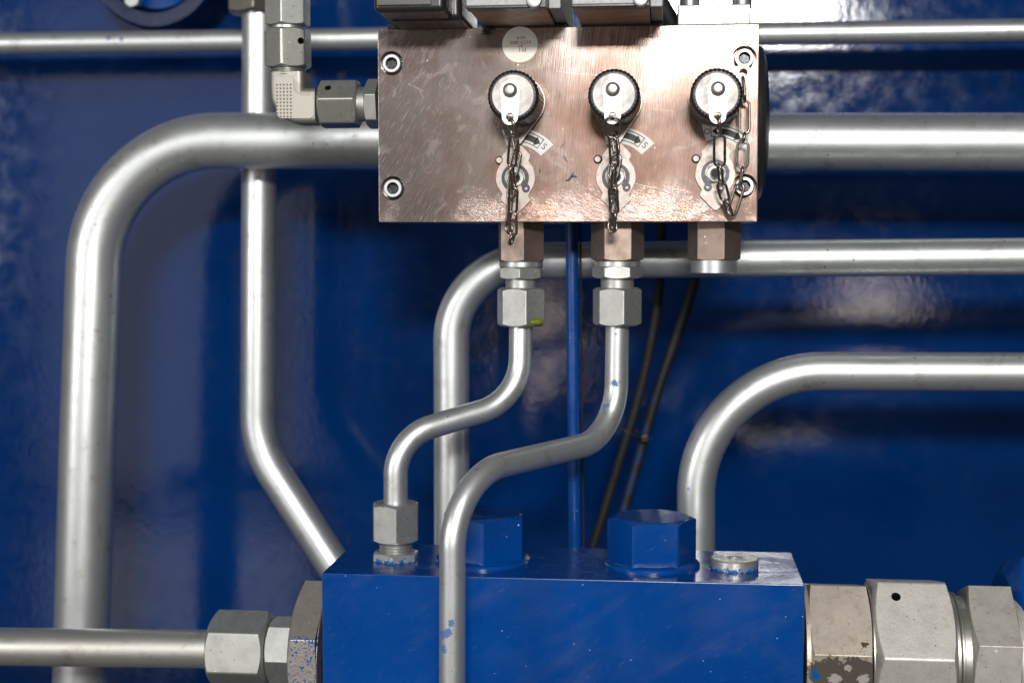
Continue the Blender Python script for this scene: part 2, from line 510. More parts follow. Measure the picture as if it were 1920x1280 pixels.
# ------------------------------------------------------------------ pipes
def pipe(name, label, cat, nodes, rad, bend, mat, group='galvanised steel pipes', n=40, seg=20):
    pts = [P(*q) for q in nodes]
    path = fillet(pts, bend, seg)
    # resample long straights so that caps and shading stay even
    o = build(name, sweep(path, rad, n), mat, None, pts[0])
    return tag(o, label, cat, group)
def spot(px, py, Y, r): return (P(px, py, Y), r)

big_r = 109 * mmpx(1650, 267, 110) / 2
m_big = mat_pipe('big_pipe_zinc', dark=[spot(312, 316, 97, 1.0), spot(318, 322, 97, 1.0), spot(1432, 352, 97, 1.6)],
                 rust=[spot(214, 555, 100, 2.0)])
pipe('steel_pipe', 'thickest silver pipe bending down at the far left and running behind the copper block', 'pipe',
     [(2250, 268, 110), (186, 263, 110), (165, 800, 105), (142, 1560, 100)], big_r, [62, 400], m_big)
m_v = mat_pipe('upright_pipe_zinc')
pipe('steel_pipe', 'upright silver pipe behind the thickest pipe, slanting to the blue block below', 'pipe',
     [(487, -150, 140), (486, 300, 140), (483, 838, 138), (760, 1265, 125)], 64 * mmpx(484, 500, 140) / 2, [400, 50], m_v)
m_t = mat_pipe('top_pipe_zinc', blue=[spot(205, 73, 160, 1.3), spot(228, 74, 160, 1.4), spot(310, 70, 160, .8)])
pipe('steel_pipe', 'thin horizontal silver pipe running along the top behind everything', 'pipe',
     [(-330, 86.5, 165), (2250, 53, 165)], 42 * mmpx(900, 75, 165) / 2, [], m_t)
m_m = mat_pipe('middle_pipe_zinc', dark=[spot(1548, 462, 67, .8), spot(1553, 468, 67, .8)])
pipe('steel_pipe', 'silver pipe passing under the copper block and bending down behind the thin tubes', 'pipe',
     [(2250, 478, 75), (846, 490, 75), (848, 1300, 75)], 69 * mmpx(1500, 485, 75) / 2, [36], m_m)
m_l = mat_pipe('lower_pipe_zinc', rust=[spot(1655, 663, 62, 1.2)], blue=[spot(1318, 770, 64, .9), spot(1290, 917, 62, .8)])
pipe('steel_pipe', 'silver pipe curving from the right edge down behind the big blue bolt', 'pipe',
     [(2250, 698, 70), (1305, 695, 70), (1305, 1330, 70)], 72 * mmpx(1500, 695, 70) / 2, [55], m_l)
m_h = mat_pipe('left_pipe_zinc', (.66, .65, .60))
pipe('steel_pipe', 'horizontal silver pipe entering the blue block from the lower left', 'pipe',
     [(-330, 1207, -5), (400, 1216, -5)], 71 * mmpx(300, 1213, -5) / 2, [], m_h)
tube_r = 44 * mmpx(977, 620, 20) / 2
m_a = mat_pipe('tube_zinc_a', dark=[spot(846, 776, 0, .7), spot(838, 779, 0, .6)])
pipe('steel_tube', 'thin s-curved silver tube ending in the nut on the left of the blue block', 'tube',
     [(977, 592, 20), (975, 749, 18), (742, 820, -5), (742, 962, -5)], tube_r, [25, 27], m_a, 'thin silver tubes', 28)
m_b = mat_pipe('tube_zinc_b', blue=[spot(1152, 718, 15, 1.5), spot(1163, 717, 15, .6), spot(1137, 764, 15, 1.9), spot(1139, 770, 15, .7),
    spot(828, 1190, -62, 2.0), spot(838, 1186, -63, 2.0), spot(829, 1216, -62, 1.9), spot(834, 1222, -64, .9), spot(846, 1168, -63, 1.4)])
pipe('steel_tube', 'thin silver tube crossing in front of the blue block', 'tube',
     [(1158, 592, 20), (1154, 821, 20), (849, 893, -58), (847, 1560, -58)], tube_r, [24, 28], m_b, 'thin silver tubes', 28)
pipe('painted_tube', 'thin upright tube painted blue under the middle of the copper block', 'tube',
     [(1072, 400, 55), (1073, 520, 55), (1079, 1180, 55)], 12 * mmpx(1072, 600, 55), [400], mat_blue('blue_tube_paint', .06, .3, .3, True), None, 24)
pipe('wire', 'thin black wire beside the blue painted tube', 'wire',
     [(1088, 400, 60), (1089, 600, 60), (1096, 1150, 60)], 2.0 * mmpx(1090, 600, 60), [400], M['cable'], None, 10)
# cables behind
n_ = NT('cable_with_overspray')
_sp = n_.spots([spot(1228, 700, 141, 4), spot(1212, 745, 141, 5), spot(1196, 800, 141, 6), spot(1184, 850, 141, 7), spot(1172, 905, 141, 7), spot(1160, 960, 141, 7)], 2.2, .25)
m_cab = n_.out(n_.mix(_sp, (.007, .0065, .0065), (.001, .014, .07)), .65, 0, n_.bump(n_.noise(.6), .05))
pipe('cable', 'black cable slanting behind the tubes, the left one of the pair', 'cable',
     [(1243, 380, 138), (1236, 560, 138), (1206, 720, 138), (1085, 1110, 136)], 8.5 * mmpx(1200, 700, 138), [180, 300], M['cable'], 'cables on the wall', 20)
pipe('cable', 'black cable with blue overspray slanting behind the tubes, the right one of the pair', 'cable',
     [(1330, 400, 146), (1294, 560, 146), (1236, 720, 146), (1140, 1060, 144)], 10 * mmpx(1200, 700, 146), [180, 300], m_cab, 'cables on the wall', 20)
zt = thing('cable_tie', 'black cable tie binding the two slanting cables', 'cable tie', P(1195, 815, 138))
ca, cb = P(1178, 808, 138), P(1207, 818, 145)
dv = (cb - ca).normalized()
loop = []
for k in range(40):
    a = 2 * math.pi * k / 40
    q = Vector((math.cos(a), math.sin(a)))
    loop.append((ca + cb) / 2 + dv * (8.2 * q.x) + Vector((0, -1, 0)).cross(dv).cross(dv).normalized() * (4.2 * q.y))
build('strap', sweep(loop, 1.0, 10, True, [(1, -.35), (1, .35), (-1, .35), (-1, -.35)][::1]), M['black'], zt)
h0 = P(1209, 821, 136)
build('head', box(h0.x - 1.6, h0.x + 1.6, h0.y - 1.6, h0.y + 1.6, h0.z - 1.7, h0.z + 1.7, .3), M['plast'], zt)

# ------------------------------------------------------------------ copper-toned valve block
x0, x1 = P(709, 235, 0).x, P(1422, 230, 0).x
zt_, zb_ = P(1065, 50.5, 0).z, P(1065, 416.5, 0).z
MD = 60.0
mani = thing('valve_block', 'copper toned steel valve block with four recessed screws', 'valve block', ((x0 + x1) / 2, 0, (zt_ + zb_) / 2))
mb = build('body', box(x0, x1, 0, MD, zb_, zt_, .45, 2), M['mani'], mani)
screws = [(734, 119), (736.5, 353), (1396, 109), (1396, 349)]
cutters = []
for sx_, sy_ in screws:
    c = P(sx_, sy_, 0); cutters.append(lathe((c.x, 0, c.z), 'Y', [(22.5 * .212, -4.5), (22.5 * .212, 1.0)], 48))
for vx, vy in ((964, 331), (1155, 331), (1341, 326)):
    c = P(vx, vy, 0); cutters.append(lathe((c.x, 0, c.z), 'Y', [(5.6, -4), (5.6, 1)], 40))
cut(mb, cutters)
def socket_screw(c, Yf, r, parent, hexr, phi):
    o = build('socket_screw', lathe((c.x, Yf, c.z), 'Y', [(r, -3.5), (r, -.5), (r * .965, -.12), (r * .90, 0), (hexr * 1.13, 0), (hexr * 1.04, -.15)], 48, (True, False)), M['zinc'], parent)
    g = hexprism((c.x, Yf, c.z), 'Y', -2.4, -.12, hexr * 1.03, phi, (False, False), .1)
    g = (g[0], g[1][:-1])                                     # open socket, floor and six walls
    build('hex_socket', g, M['ring'], o)  # socket coloured dark in place of the shade in its recess
for i, (sx_, sy_) in enumerate(screws):
    socket_screw(P(sx_, sy_, 0), -.15 if i else -.1, 3.75, mani, 2.15, R(10 + 23 * i))
# small ink scribbles and scratches left on the face
def stroke(pts, w, mat, name, parent, Y=-.03):
    q = [P(a, b, 0) for a, b in pts]; V, Fc = [], []
    for i, p in enumerate(q):
        t = (q[min(i + 1, len(q) - 1)] - q[max(i - 1, 0)]).normalized(); s = Vector((-t.z, 0, t.x))
        ww = w * (.35 if i in (0, len(q) - 1) else 1)
        V += [p + s * ww + Vector((0, Y, 0)), p - s * ww + Vector((0, Y, 0))]
    for i in range(len(q) - 1): Fc.append((2 * i, 2 * i + 1, 2 * i + 3, 2 * i + 2))
    return build(name, (V, Fc), mat, parent, smooth=False)
for pts, w in (([(1060, 339), (1066, 338), (1072, 331), (1075, 324)], .5), ([(1072, 331), (1078, 331), (1082, 333)], .45), ([(1056, 290), (1060, 298), (1064, 306)], .2),
               ([(1051, 281), (1055, 272), (1061, 268)], .17), ([(1012, 316), (1012.6, 321), (1011, 326)], .3), ([(1046, 385), (1053, 374)], .15), ([(976, 399), (985, 402)], .5)):
    stroke(pts, w, M['ink'] if pts[0][0] != 976 else M['red'], 'ink_mark', mani)
scr_m = mat_plain('scratch_bright', (.62, .53, .47), .4, .6, .005, .1)
for pts in ([(1040, 133), (1082, 139), (1120, 141)], [(1240, 348), (1270, 355), (1300, 362)], [(765, 157), (795, 172)], [(1225, 205), (1262, 209)], [(787, 170), (795, 186)],
            [(1025, 105), (1036, 118)], [(1186, 343), (1215, 350), (1238, 354)]):
    stroke(pts, .09, scr_m, 'scratch', mani)

# round cream sticker
c = P(975, 84, 0)
stk = thing('round_sticker', 'round cream sticker with faded red print at the top of the copper block', 'sticker', (c.x, 0, c.z))
build('disc', lathe((c.x, 0, c.z), 'Y', [(33 * .2115, .01), (33 * .2115, .12), (32.5 * .2115, .16)], 64), M['cream'], stk)
def text_geo(s, size, origin, rot=0, Y=0, mirror=False):
    cu = bpy.data.curves.new('txt', 'FONT'); cu.body = s; cu.size = size; cu.align_x = 'CENTER'; cu.align_y = 'CENTER'
    ob = bpy.data.objects.new('txt', cu); sc.collection.objects.link(ob)
    bpy.context.view_layer.update()
    me = bpy.data.meshes.new_from_object(ob.evaluated_get(bpy.context.evaluated_depsgraph_get()))
    ca_, sa_ = math.cos(rot), math.sin(rot); V = []
    for v in me.vertices:
        x, z = v.co.x * (-1 if mirror else 1), v.co.y
        V.append(Vector((origin[0] + x * ca_ - z * sa_, Y, origin[1] + x * sa_ + z * ca_)))
    Fc = [tuple(p.vertices) for p in me.polygons]
    bpy.data.objects.remove(ob); bpy.data.curves.remove(cu); bpy.data.meshes.remove(me)
    return V, Fc
for s, dx, dy, sz in (('PJ1', 4, 9, 2.6), ('1P7', 1, 1.5, 1.5), ('91C9-/80B', 1, -4.5, 1.9), ('XJYK', 2, -13, 1.7)):
    o = P(975 + dx, 84 + dy, 0); build('print_line', text_geo(s, sz, (o.x, o.z), R(182), -.19), M['red'], stk, smooth=False)

# ------------------------------------------------------------------ rotary setting valves on the face, with arrow stickers
def setting_valve(px, py, pin, label, rot, slabel):
    c = P(px, py, 0); k = .2115
    t = thing('setting_valve', label, 'valve', (c.x, 0, c.z), 'setting valves on the copper block')
    prof = [(-7, 63), (7, 63), (27, 42), (27, 37), (24, 31), (33, 16), (36, 4), (36, -6), (33, -16), (25, -30), (24, -35), (28, -42), (4, -66), (-2, -66),
            (-27, -41), (-27, -37), (-24, -30), (-33, -16), (-36, -6), (-36, 4), (-33, 16), (-25, 30), (-25, 40)]
    prof = [(x * k, z * k) for x, z in prof]
    build('plate', holed_plate(prof, (0, 0), 15.5 * k, -1.5, -.02, (c.x, c.z)), M['tab'], t)
    # circlip, open at the bottom, with two eyelets
    pr, fc = [], []
    ro_, ri_ = 25.5 * k, 19.0 * k
    a0, a1 = R(180 + 16), R(180 - 16) + 2 * math.pi
    m = 48; V = []
    for Y in (-2.3, -1.52):
        for q in range(m + 1):
            a = a0 + (a1 - a0) * q / m + rot
            wv = 1 + .10 * math.cos(a - rot)
            V.append(Vector((c.x + ro_ * math.sin(a), Y, c.z + ro_ * math.cos(a)))); V.append(Vector((c.x + ri_ * wv * math.sin(a), Y, c.z + ri_ * wv * math.cos(a))))
    Fc = []; s = 2 * (m + 1)
    for q in range(m):
        i = 2 * q
        Fc += [(i, i + 1, i + 3, i + 2), (s + i, s + i + 2, s + i + 3, s + i + 1), (i, i + 2, s + i + 2, s + i), (i + 1, s + i + 1, s + i + 3, i + 3)]
    Fc += [(0, s, s + 1, 1), (2 * m, 2 * m + 1, s + 2 * m + 1, s + 2 * m)]
    clip = build('circlip', (V, Fc), M['ring'], t)
    for sgn in (-1, 1):
        a = R(180) + sgn * R(25) + rot
        ex, ez = 27.5 * k * math.sin(a), 27.5 * k * math.cos(a)
        build('eyelet', holed_plate([(x, z) for x, z in circ(0, 0, 7.5 * k, 20)], (0, 0), 3.2 * k, -2.35, -1.49, (c.x + ex, c.z + ez), 20), M['ring'], clip)
    st = build('stem_nut', hexprism((c.x, 0, c.z), 'Y', -2.5, 2.6, 18.0 * k, R(12) + rot, (False, True), .15), M['plate'], t)
    build('bore_rim', lathe((c.x, -2.6, c.z), 'Y', [(9.5 * k, -.3), (9.5 * k, .25), (8.8 * k, .32), (7.2 * k, .30), (7.0 * k, .1)], 32, (False, False)), M['ring'], st)
    build('bore_shade_disc', lathe((c.x, -2.6, c.z), 'Y', [(7.1 * k, .06), (7.1 * k, .12)], 24), M['hole'], st)  # flat black disc painted where the bore's shade would be
    # stop pin
    p = P(pin[0], pin[1], 0)
    pn = thing('stop_pin', slabel[0], 'pin', (p.x, 0, p.z), 'stop pins')
    build('pin', lathe((p.x, 0, p.z), 'Y', [(6.6 * k, -.0), (6.6 * k, 1.5), (6.0 * k, 1.85), (5.0 * k, 1.95)], 32), M['tab'], pn)
    build('gap_shade_ring', lathe((p.x, 0, p.z), 'Y', [(8.4 * k, .004), (8.4 * k, .05), (6.6 * k, .06)], 32), M['hole'], pn)  # black ring painted round the pin as the shade of its gap
    # sticker: curved band with an arrow
    s_ = thing('arrow_sticker', slabel[1], 'sticker', (c.x, 0, c.z), 'arrow stickers')
    def arc(r0, r1, d0, d1, Y, n=24, flat=None):
        V, Fc = [], []
        for q in range(n + 1):
            a = R(d0 + (d1 - d0) * q / n)
            for r in (r0, r1): V.append(Vector((c.x + r * k * math.cos(a), Y, c.z + r * k * math.sin(a))))
        for q in range(n): Fc.append((2 * q, 2 * q + 1, 2 * q + 3, 2 * q + 2))
        return V, Fc
    Vb, Fb = [], []
    band = arc(62, 93, 106, 41, -.10, 30); bandb = arc(62, 93, 106, 41, -.01, 30); m = len(band[0])
    Fb = list(band[1]) + [tuple(m + i for i in f) for f in bandb[1]]
    for q in range(30): Fb += [(2 * q, 2 * q + 2, m + 2 * q + 2, m + 2 * q), (2 * q + 1, m + 2 * q + 1, m + 2 * q + 3, 2 * q + 3)]
    Fb += [(0, m, m + 1, 1), (60, 61, m + 61, m + 60)]
    build('backing', (band[0] + bandb[0], Fb), M['white'], s_, smooth=False)
    build('border', join(arc(87, 88.4, 96, 53, -.13), arc(67.5, 68.9, 96, 53, -.13), arc(67.5, 88.4, 54, 53, -.13, 2), arc(67.5, 88.4, 96.6, 95.6, -.13, 2)), M['ink'], s_, smooth=False)
    def pt(r, d): return Vector((c.x + r * k * math.cos(R(d)), -.14, c.z + r * k * math.sin(R(d))))
    arrow = arc(72.5, 83.5, 88, 61, -.14)
    head = ([pt(68.5, 62), pt(87, 62), pt(78, 54)], [(0, 1, 2)])
    tail = ([pt(70.5, 87.5), pt(85.5, 87.5), pt(78, 95)], [(0, 1, 2)])
    build('arrow', join(arrow, head, tail), M['ink'], s_, smooth=False)
    q = pt(78, 47.5); build('letter', text_geo('S', 17 * k, (q.x, q.z), R(-42), -.14), M['ink'], s_, smooth=False)
    q = pt(78, 101.5); build('letter', text_geo('O', 15 * k, (q.x, q.z), R(12), -.14), M['ink'], s_, smooth=False)
setting_valve(967, 334, (937, 301), 'pointed steel valve plate with black circlip under the left capped port', R(-22),
              ('small steel pin beside the left valve plate', 'white curved arrow sticker above the left valve plate'))
setting_valve(1155, 332, (1121, 299), 'pointed steel valve plate with black circlip under the middle capped port', R(-22),
              ('small steel pin beside the middle valve plate', 'white curved arrow sticker above the middle valve plate'))
setting_valve(1341, 326, (1305, 298), 'pointed steel valve plate with black circlip under the right capped port', R(4),
              ('small steel pin beside the right valve plate', 'white curved arrow sticker with a round mark above the right valve plate'))

# ------------------------------------------------------------------ test ports with knurled caps
CF = -28.0
def cap(px, py, label, ear_angle, ear_d, ear_r, knurl=True, tabdx=0):
    c = P(px, py, CF); k = .2
    t = thing('port_cap', label, 'cap', (c.x, 0, c.z), 'capped test ports')
    n = 108; prof = [(9.65, -23.5), (9.75, -22.8), (9.75, -1.6), (9.5, -.7), (8.6, 0), (8.0, 0)]
    rl = []
    for i, (r, w) in enumerate(prof):
        amp = .28 if 1 <= i <= 2 else (.12 if i == 3 else 0)
        rl.append([(r - (amp if (q % 3 == 0) else 0), 2 * math.pi * q / n, w) for q in range(n)])
    kc = build('knurled_cap', rings((c.x, CF, c.z), 'Y', rl), M['black'], t, sharp=40)
    build('port_neck', lathe((c.x, 0, c.z), 'Y', [(8.6, .0), (8.6, 3.5), (7.6, 5.2)], 40), M['dullnut'], t)
    dsc = build('top_disc', lathe((c.x, CF, c.z), 'Y', [(7.95, -.1), (7.95, .35), (7.75, .5)], 64), M['disc'], t)
    # tab, bent forward at its lower half
    tr = P(px + tabdx, py - 10, CF)
    out = hull(circ(0, 0, 3.75, 36) + circ(0, -9.9, 3.0, 28) )
    bend = lambda z: -max(0, -(z + 5.0)) * .11
    # a plate star shaped about its lower hole
    tabg = holed_plate(out, (0, -9.9), 1.5, CF - 1.25, CF - .55, (tr.x, tr.z), 72, bend)
    tb = build('tab', tabg, M['captab'], t, sharp=35)
    dens = tb
    build('rivet', lathe((tr.x, CF - 1.25, tr.z), 'Y', [(2.75, 0), (2.7, .5), (2.35, 1.3), (1.6, 1.9), (.7, 2.1)], 32), M['dullnut'], t)
    # strap plate under the cap
    a = R(ear_angle)
    out = hull(circ(0, 0, 10.0, 48) + circ(ear_d * math.sin(a), ear_d * math.cos(a), ear_r, 28))
    build('strap_plate', holed_plate(out, (ear_d * math.sin(a), ear_d * math.cos(a)), 1.5, -4.9, -4.1, (c.x, c.z), 64), M['chain'] if ear_angle > 90 else M['tab'], t)
    return c
cap(962, 180, 'black knurled cap with silver disc, left of three, below the round sticker', 187, 14.0, 3.0, tabdx=-5)
cap(1151, 178, 'black knurled cap with silver disc, middle of three on the copper block', 183, 14.0, 3.0, tabdx=-2)
cap(1344, 177, 'black knurled cap with silver disc, right of three, near the corner screw', 46, 15.0, 3.0, tabdx=2)

def link_geo(a, b, width, side, wire):
    """one chain link between two points"""
    a, b = Vector(a), Vector(b); d = (b - a).normalized(); L = (b - a).length + 2.6 * wire
    cen = (a + b) / 2; s = (side - d * side.dot(d)).normalized(); r = width / 2 - wire
    h = max(L / 2 - wire - r, .01); path = []
    for q in range(9):
        t = math.pi * q / 8; path.append(cen + d * (h + r * math.sin(t)) + s * (r * math.cos(t)))
    for q in range(9):
        t = math.pi + math.pi * q / 8; path.append(cen + d * (-h + r * math.sin(t)) + s * (r * math.cos(t)))
    return sweep(path, wire, 8, True)
def chain(label, strands, wire=.52):
    t = thing('chain', label, 'chain', P(*strands[0][0][:3]), 'cap chains')
    for nodes in strands:
        for i in range(len(nodes) - 1):
            a, b = nodes[i], nodes[i + 1]
            ang, wd = b[3], b[4]
            side = Vector((math.cos(R(ang)), -math.sin(R(ang)), 0))
            build('ring' if (i == 0 and wd > 5.5) else 'chain_link', link_geo(P(*a[:3]), P(*b[:3]), wd, side, wire), M['chain'], t, sharp=60)
    return t
chain('dark wire chain hanging from the left cap past the lower edge of the block',
      [[(958, 222, -33), (964, 256, -29, 68, 6.6), (959, 312, -23, 28, 4.6), (963, 352, -17, 100, 4.2), (961, 398, -12, 20, 4.4), (962, 440, -9, 30, 4.4), (957, 457, -7, 105, 4.0)],
       [(957, 436, -7), (952, 420, -6, 40, 4.4), (957, 372, -7, 110, 4.2), (961, 330, -8, 35, 4.4), (970, 285, -9, 10, 4.4), (964, 250, -8, 60, 5.0)]])
chain('dark wire chain hanging from the middle cap with a wide ring',
      [[(1149, 220, -33), (1149, 258, -29, 8, 7.0), (1152, 312, -23, 35, 4.4), (1149, 352, -17, 105, 4.2), (1152, 398, -12, 25, 4.4), (1150, 432, -9, 70, 4.2)],
       [(1150, 434, -7), (1147, 415, -6, 20, 4.4), (1151, 372, -7, 120, 4.2), (1148, 335, -8, 40, 4.4), (1157, 290, -9, 20, 5.2), (1152, 250, -8, 60, 5.0)]])
chain('bright wire chain looped in a v below the right cap',
      [[(1347, 219, -33), (1349, 254, -29, 82, 6.0), (1349, 311, -21, 8, 5.0), (1352, 343, -13, 75, 4.2), (1360, 376, -9, 25, 4.6), (1370, 404, -6, 60, 4.2)],
       [(1392, 146, -5), (1396, 190, -7, 84, 6.0), (1396, 250, -9, 6, 4.6), (1393, 266, -9, 85, 4.2), (1392, 314, -8, 4, 5.2), (1389, 346, -7, 84, 4.2), (1371, 402, -6, 15, 4.4)]])

# ------------------------------------------------------------------ fittings with upright axis
def fitting(name, label, cat, axis, px, py, Y, segs, group=None):
    c = P(px, py, Y)
    t = thing(name, label, cat, c, group)
    A, B, C = frame(axis)
    for sname, kind, p0, p1, rpx, phi, mat, opt in segs:
        if axis == 'Z':
            w0 = P(px, p1, Y).z; w1 = P(px, p0, Y).z; k = mmpx(px, (p0 + p1) / 2, Y)
        else:
            k = mmpx((p0 + p1) / 2, py, Y); Yn = Y - .62 * rpx * k
            w0 = P(p0, py, Yn).x; w1 = P(p1, py, Yn).x
        org = Vector((c.x, c.y, 0)) if axis == 'Z' else Vector((0, c.y, c.z))
        r = rpx * k
        if kind == 'hex':
            ch = opt.get('ch', (True, True))
            g = hexprism(org, axis, w0, w1, r, R(phi), ch, opt.get('rc', .8), opt.get('inset', .95), opt.get('tan', .5))
        else:
            prof = opt.get('prof')
            if prof: g = lathe(org, axis, [(r * a, w0 + (w1 - w0) * b) for a, b in prof])
            else: g = lathe(org, axis, [(r * .96, w0), (r, w0 + .25), (r, w1 - .25), (r * .96, w1)])
        o = build(sname, g, mat, t)
        hole = opt.get('hole')
        if hole:
            hp = P(hole[0], hole[1], Y - r * math.cos(R(30)) - .4)
            n_dir = None
            a = R(opt['hole_face'])
            nd = A * math.sin(a) + B * math.cos(a)
            # intersection of the pixel ray with that flat
            ap = r * math.cos(R(30)); base = org + nd * ap
            ray = (P(hole[0], hole[1], 0) - CAM)
            tt = (base - CAM).dot(nd) / ray.dot(nd); hit = CAM + ray * tt
            q = nd.orthogonal().normalized(); q2 = nd.cross(q)
            V = []
            rr = hole[2] * k
            for w in (.0, -13.0):
                for j in range(24):
                    th = 2 * math.pi * j / 24
                    V.append(hit + nd * (w + (.5 if w == 0 else 0)) + q * (rr * math.cos(th)) + q2 * (rr * math.sin(th)))
            Fc = [tuple(range(24)), tuple(range(47, 23, -1))] + [(j, (j + 1) % 24, 24 + (j + 1) % 24, 24 + j) for j in range(24)]
            cut(o, [(V, Fc)], M['hole'])  # hole walls coloured near-black to stand for deep shade
    return t

THREAD = [(.93, 0)] + [(1 if i % 2 else .93, i / 10) for i in range(1, 10)] + [(.93, 1)]
G1 = 'tube fittings under the copper block'
f1 = fitting('tube_fitting', 'hex tube fitting under the copper block with an oil drop on its nut', 'fitting', 'Z', 977, 520, 20,
    [('port_hex', 'hex', 410, 491, 46.5, 11.5, M['cart'], dict(ch=(True, False), rc=.4)),
     ('collar', 'round', 490, 501, 41, 0, M['zinc'], {}),
     ('body_hex', 'hex', 500, 523, 44, 2, M['plate'], dict(rc=.5)),
     ('neck', 'round', 522, 545, 29, 0, M['plate'], {}),
     ('union_nut', 'hex', 539, 611, 47.3, 17.5, M['plate'], dict(rc=1.0, inset=.93, tan=.6))], G1)
f2 = fitting('tube_fitting', 'hex tube fitting under the middle of the copper block', 'fitting', 'Z', 1157.5, 520, 20,
    [('port_hex', 'hex', 410, 489, 50, 33, M['cart'], dict(ch=(True, False), rc=.4)),
     ('collar', 'round', 489, 500, 42, 0, M['zinc'], {}),
     ('body_hex', 'hex', 498, 522, 47.5, 32, M['plate'], dict(rc=.5)),
     ('neck', 'round', 521, 545, 31, 0, M['plate'], {}),
     ('union_nut', 'hex', 539, 610, 47.5, 17.5, M['plate'], dict(rc=1.0, inset=.93, tan=.6))], G1)
f3 = fitting('plugged_port', 'plugged hex port under the right of the copper block with a round silver cap', 'fitting', 'Z', 1339, 460, 20,
    [('port_hex', 'hex', 410, 489, 50, 20.5, M['cart'], dict(ch=(True, True), rc=.4)),
     ('cap', 'round', 487, 512, 43, 0, M['zinc'], {})], G1)
# oil drop on the left nut
c = P(1006, 603, 13)
bm = bmesh.new(); bmesh.ops.create_uvsphere(bm, u_segments=20, v_segments=12, radius=1)
g = ([Vector((c.x + v.co.x * 2.9, c.y + v.co.y * 1.6, c.z + v.co.z * 1.45 + .25 * v.co.x)) for v in bm.verts], [tuple(v.index for v in f.verts) for f in bm.faces]); bm.free()
build('oil_drop', g, M['oil'], f1, sharp=180)

# left block fitting
n_ = None
def zmask(lo, hi, sc_=.5):
    def f(n):
        s = n.t.nodes.new('ShaderNodeSeparateXYZ'); n.link(n.wp, s.inputs[0])
        e = n.math('ADD', s.outputs['Z'], n.math('MULTIPLY', n.math('SUBTRACT', n.noise(sc_, 3, .7, n.wp), .5), 9))
        return n.ramp(e, lo, hi, 1, 0)
    return f
zb1 = P(742, 1049, -10).z
M['splash'] = mat_plated('zinc_with_paint_splash', (.70, .70, .67), .33, .02, .3, zmask(zb1 - .4, zb1 + .2))
fitting('tube_fitting', 'hex tube fitting standing on the left of the blue block, paint on its foot', 'fitting', 'Z', 742, 1000, -5,
    [('union_nut', 'hex', 941, 1013, 48.3, 10.5, M['plate'], dict(rc=1.0, inset=.93, tan=.6)),
     ('neck', 'round', 1010, 1036, 31, 0, M['plate'], dict(prof=THREAD)),
     ('body_hex', 'hex', 1032, 1064, 45, 1.5, M['splash'], dict(rc=.5))])

# upright pipe nut at the top and elbow group
fitting('pipe_nut', 'shaded grey hex nut at the top of the upright pipe', 'nut', 'Z', 482, 0, 140,
    [('nut', 'hex', -70, 27, 57, 8, M['shadenut'], dict(rc=1))])
el = fitting('elbow_fitting', 'silver elbow fitting joining the left side of the copper block', 'fitting', 'Z', 541, 197, 18,
    [('upper_hex', 'hex', -40, 50, 43.5, -2, M['plate'], dict(rc=.6)),
     ('upper_neck', 'round', 48, 60, 32, 0, M['zinc'], {}),
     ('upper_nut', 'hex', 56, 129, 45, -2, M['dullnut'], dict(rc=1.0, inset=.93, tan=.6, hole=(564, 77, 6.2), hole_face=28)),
     ('thread', 'round', 125, 144, 34, 0, M['dullnut'], dict(prof=THREAD))])
k = mmpx(541, 190, 18)
ec = P(545, 196, 18); top_ = P(545, 138, 18).z; rgt = P(598, 196, 18).x
sec = []
for qx, qy in ((1, 1), (-1, 1), (-1, -1), (1, -1)):
    for j in range(5):
        a0 = {(1, 1): 0, (-1, 1): 90, (-1, -1): 180, (1, -1): 270}[(qx, qy)]
        a = R(a0 + 90 * j / 4); sec.append((qx * .66 + .34 * math.cos(a), qy * .66 + .34 * math.sin(a)))
er = 33 * k
path = fillet([Vector((ec.x, ec.y, top_)), Vector((ec.x, ec.y, ec.z - 1.2)), Vector((rgt, ec.y, ec.z - 1.2))], [6.9], 10)
build('elbow_body', sweep(path, er, section=sec), M['elbow'], el, sharp=40)
# raised pad with a grid of punched dimples on the elbow's front
n_ = NT('dimpled_pad')
sx = n_.t.nodes.new('ShaderNodeSeparateXYZ'); n_.link(n_.wp, sx.inputs[0])
def dim(o, off): return n_.math('ABSOLUTE', n_.math('SUBTRACT', n_.math('FRACT', n_.math('DIVIDE', n_.math('SUBTRACT', o, off), 1.42)), .5))
pad_x0 = P(518, 150, 12).x
dd = n_.math('ADD', n_.math('POWER', dim(sx.outputs['X'], pad_x0), 2.0), n_.math('POWER', dim(sx.outputs['Z'], 0.3), 2.0))
lim = n_.math('MULTIPLY', n_.math('LESS_THAN', sx.outputs['X'], P(551, 190, 11).x), n_.math('LESS_THAN', sx.outputs['Z'], P(530, 158, 11).z))
dot = n_.math('MULTIPLY', n_.ramp(dd, .035, .07, 1, 0), lim)
M['pad'] = n_.out(n_.mix(n_.math('MULTIPLY', dot, .75), (.38, .365, .325), (.07, .06, .05)), .5, .7, n_.bump(dot, -.25, 1.0, n_.bump(n_.noise(2.0), .03)))
Yp = ec.y - er
lp = [(518, 147), (550, 147), (552, 172), (566, 180), (586, 180), (590, 188), (588, 218), (582, 222), (526, 222), (519, 214)]
pp = [P(a, b, Yp) for a, b in lp]
build('front_pad', extrude([(p.x, p.z) for p in pp][::-1], Yp - .35, Yp + .6), M['pad'], el, smooth=False)
fitting('side_fitting', 'hex nut and neck between the elbow and the copper block', 'fitting', 'X', 640, 196, 18,
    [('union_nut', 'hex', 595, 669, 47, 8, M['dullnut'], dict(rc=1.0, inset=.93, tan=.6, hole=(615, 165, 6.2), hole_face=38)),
     ('neck', 'round', 664, 688, 32, 0, M['plate'], {}),
     ('body_hex', 'hex', 683, 706, 47, 17, M['plate'], dict(rc=.5, ch=(True, False)))])

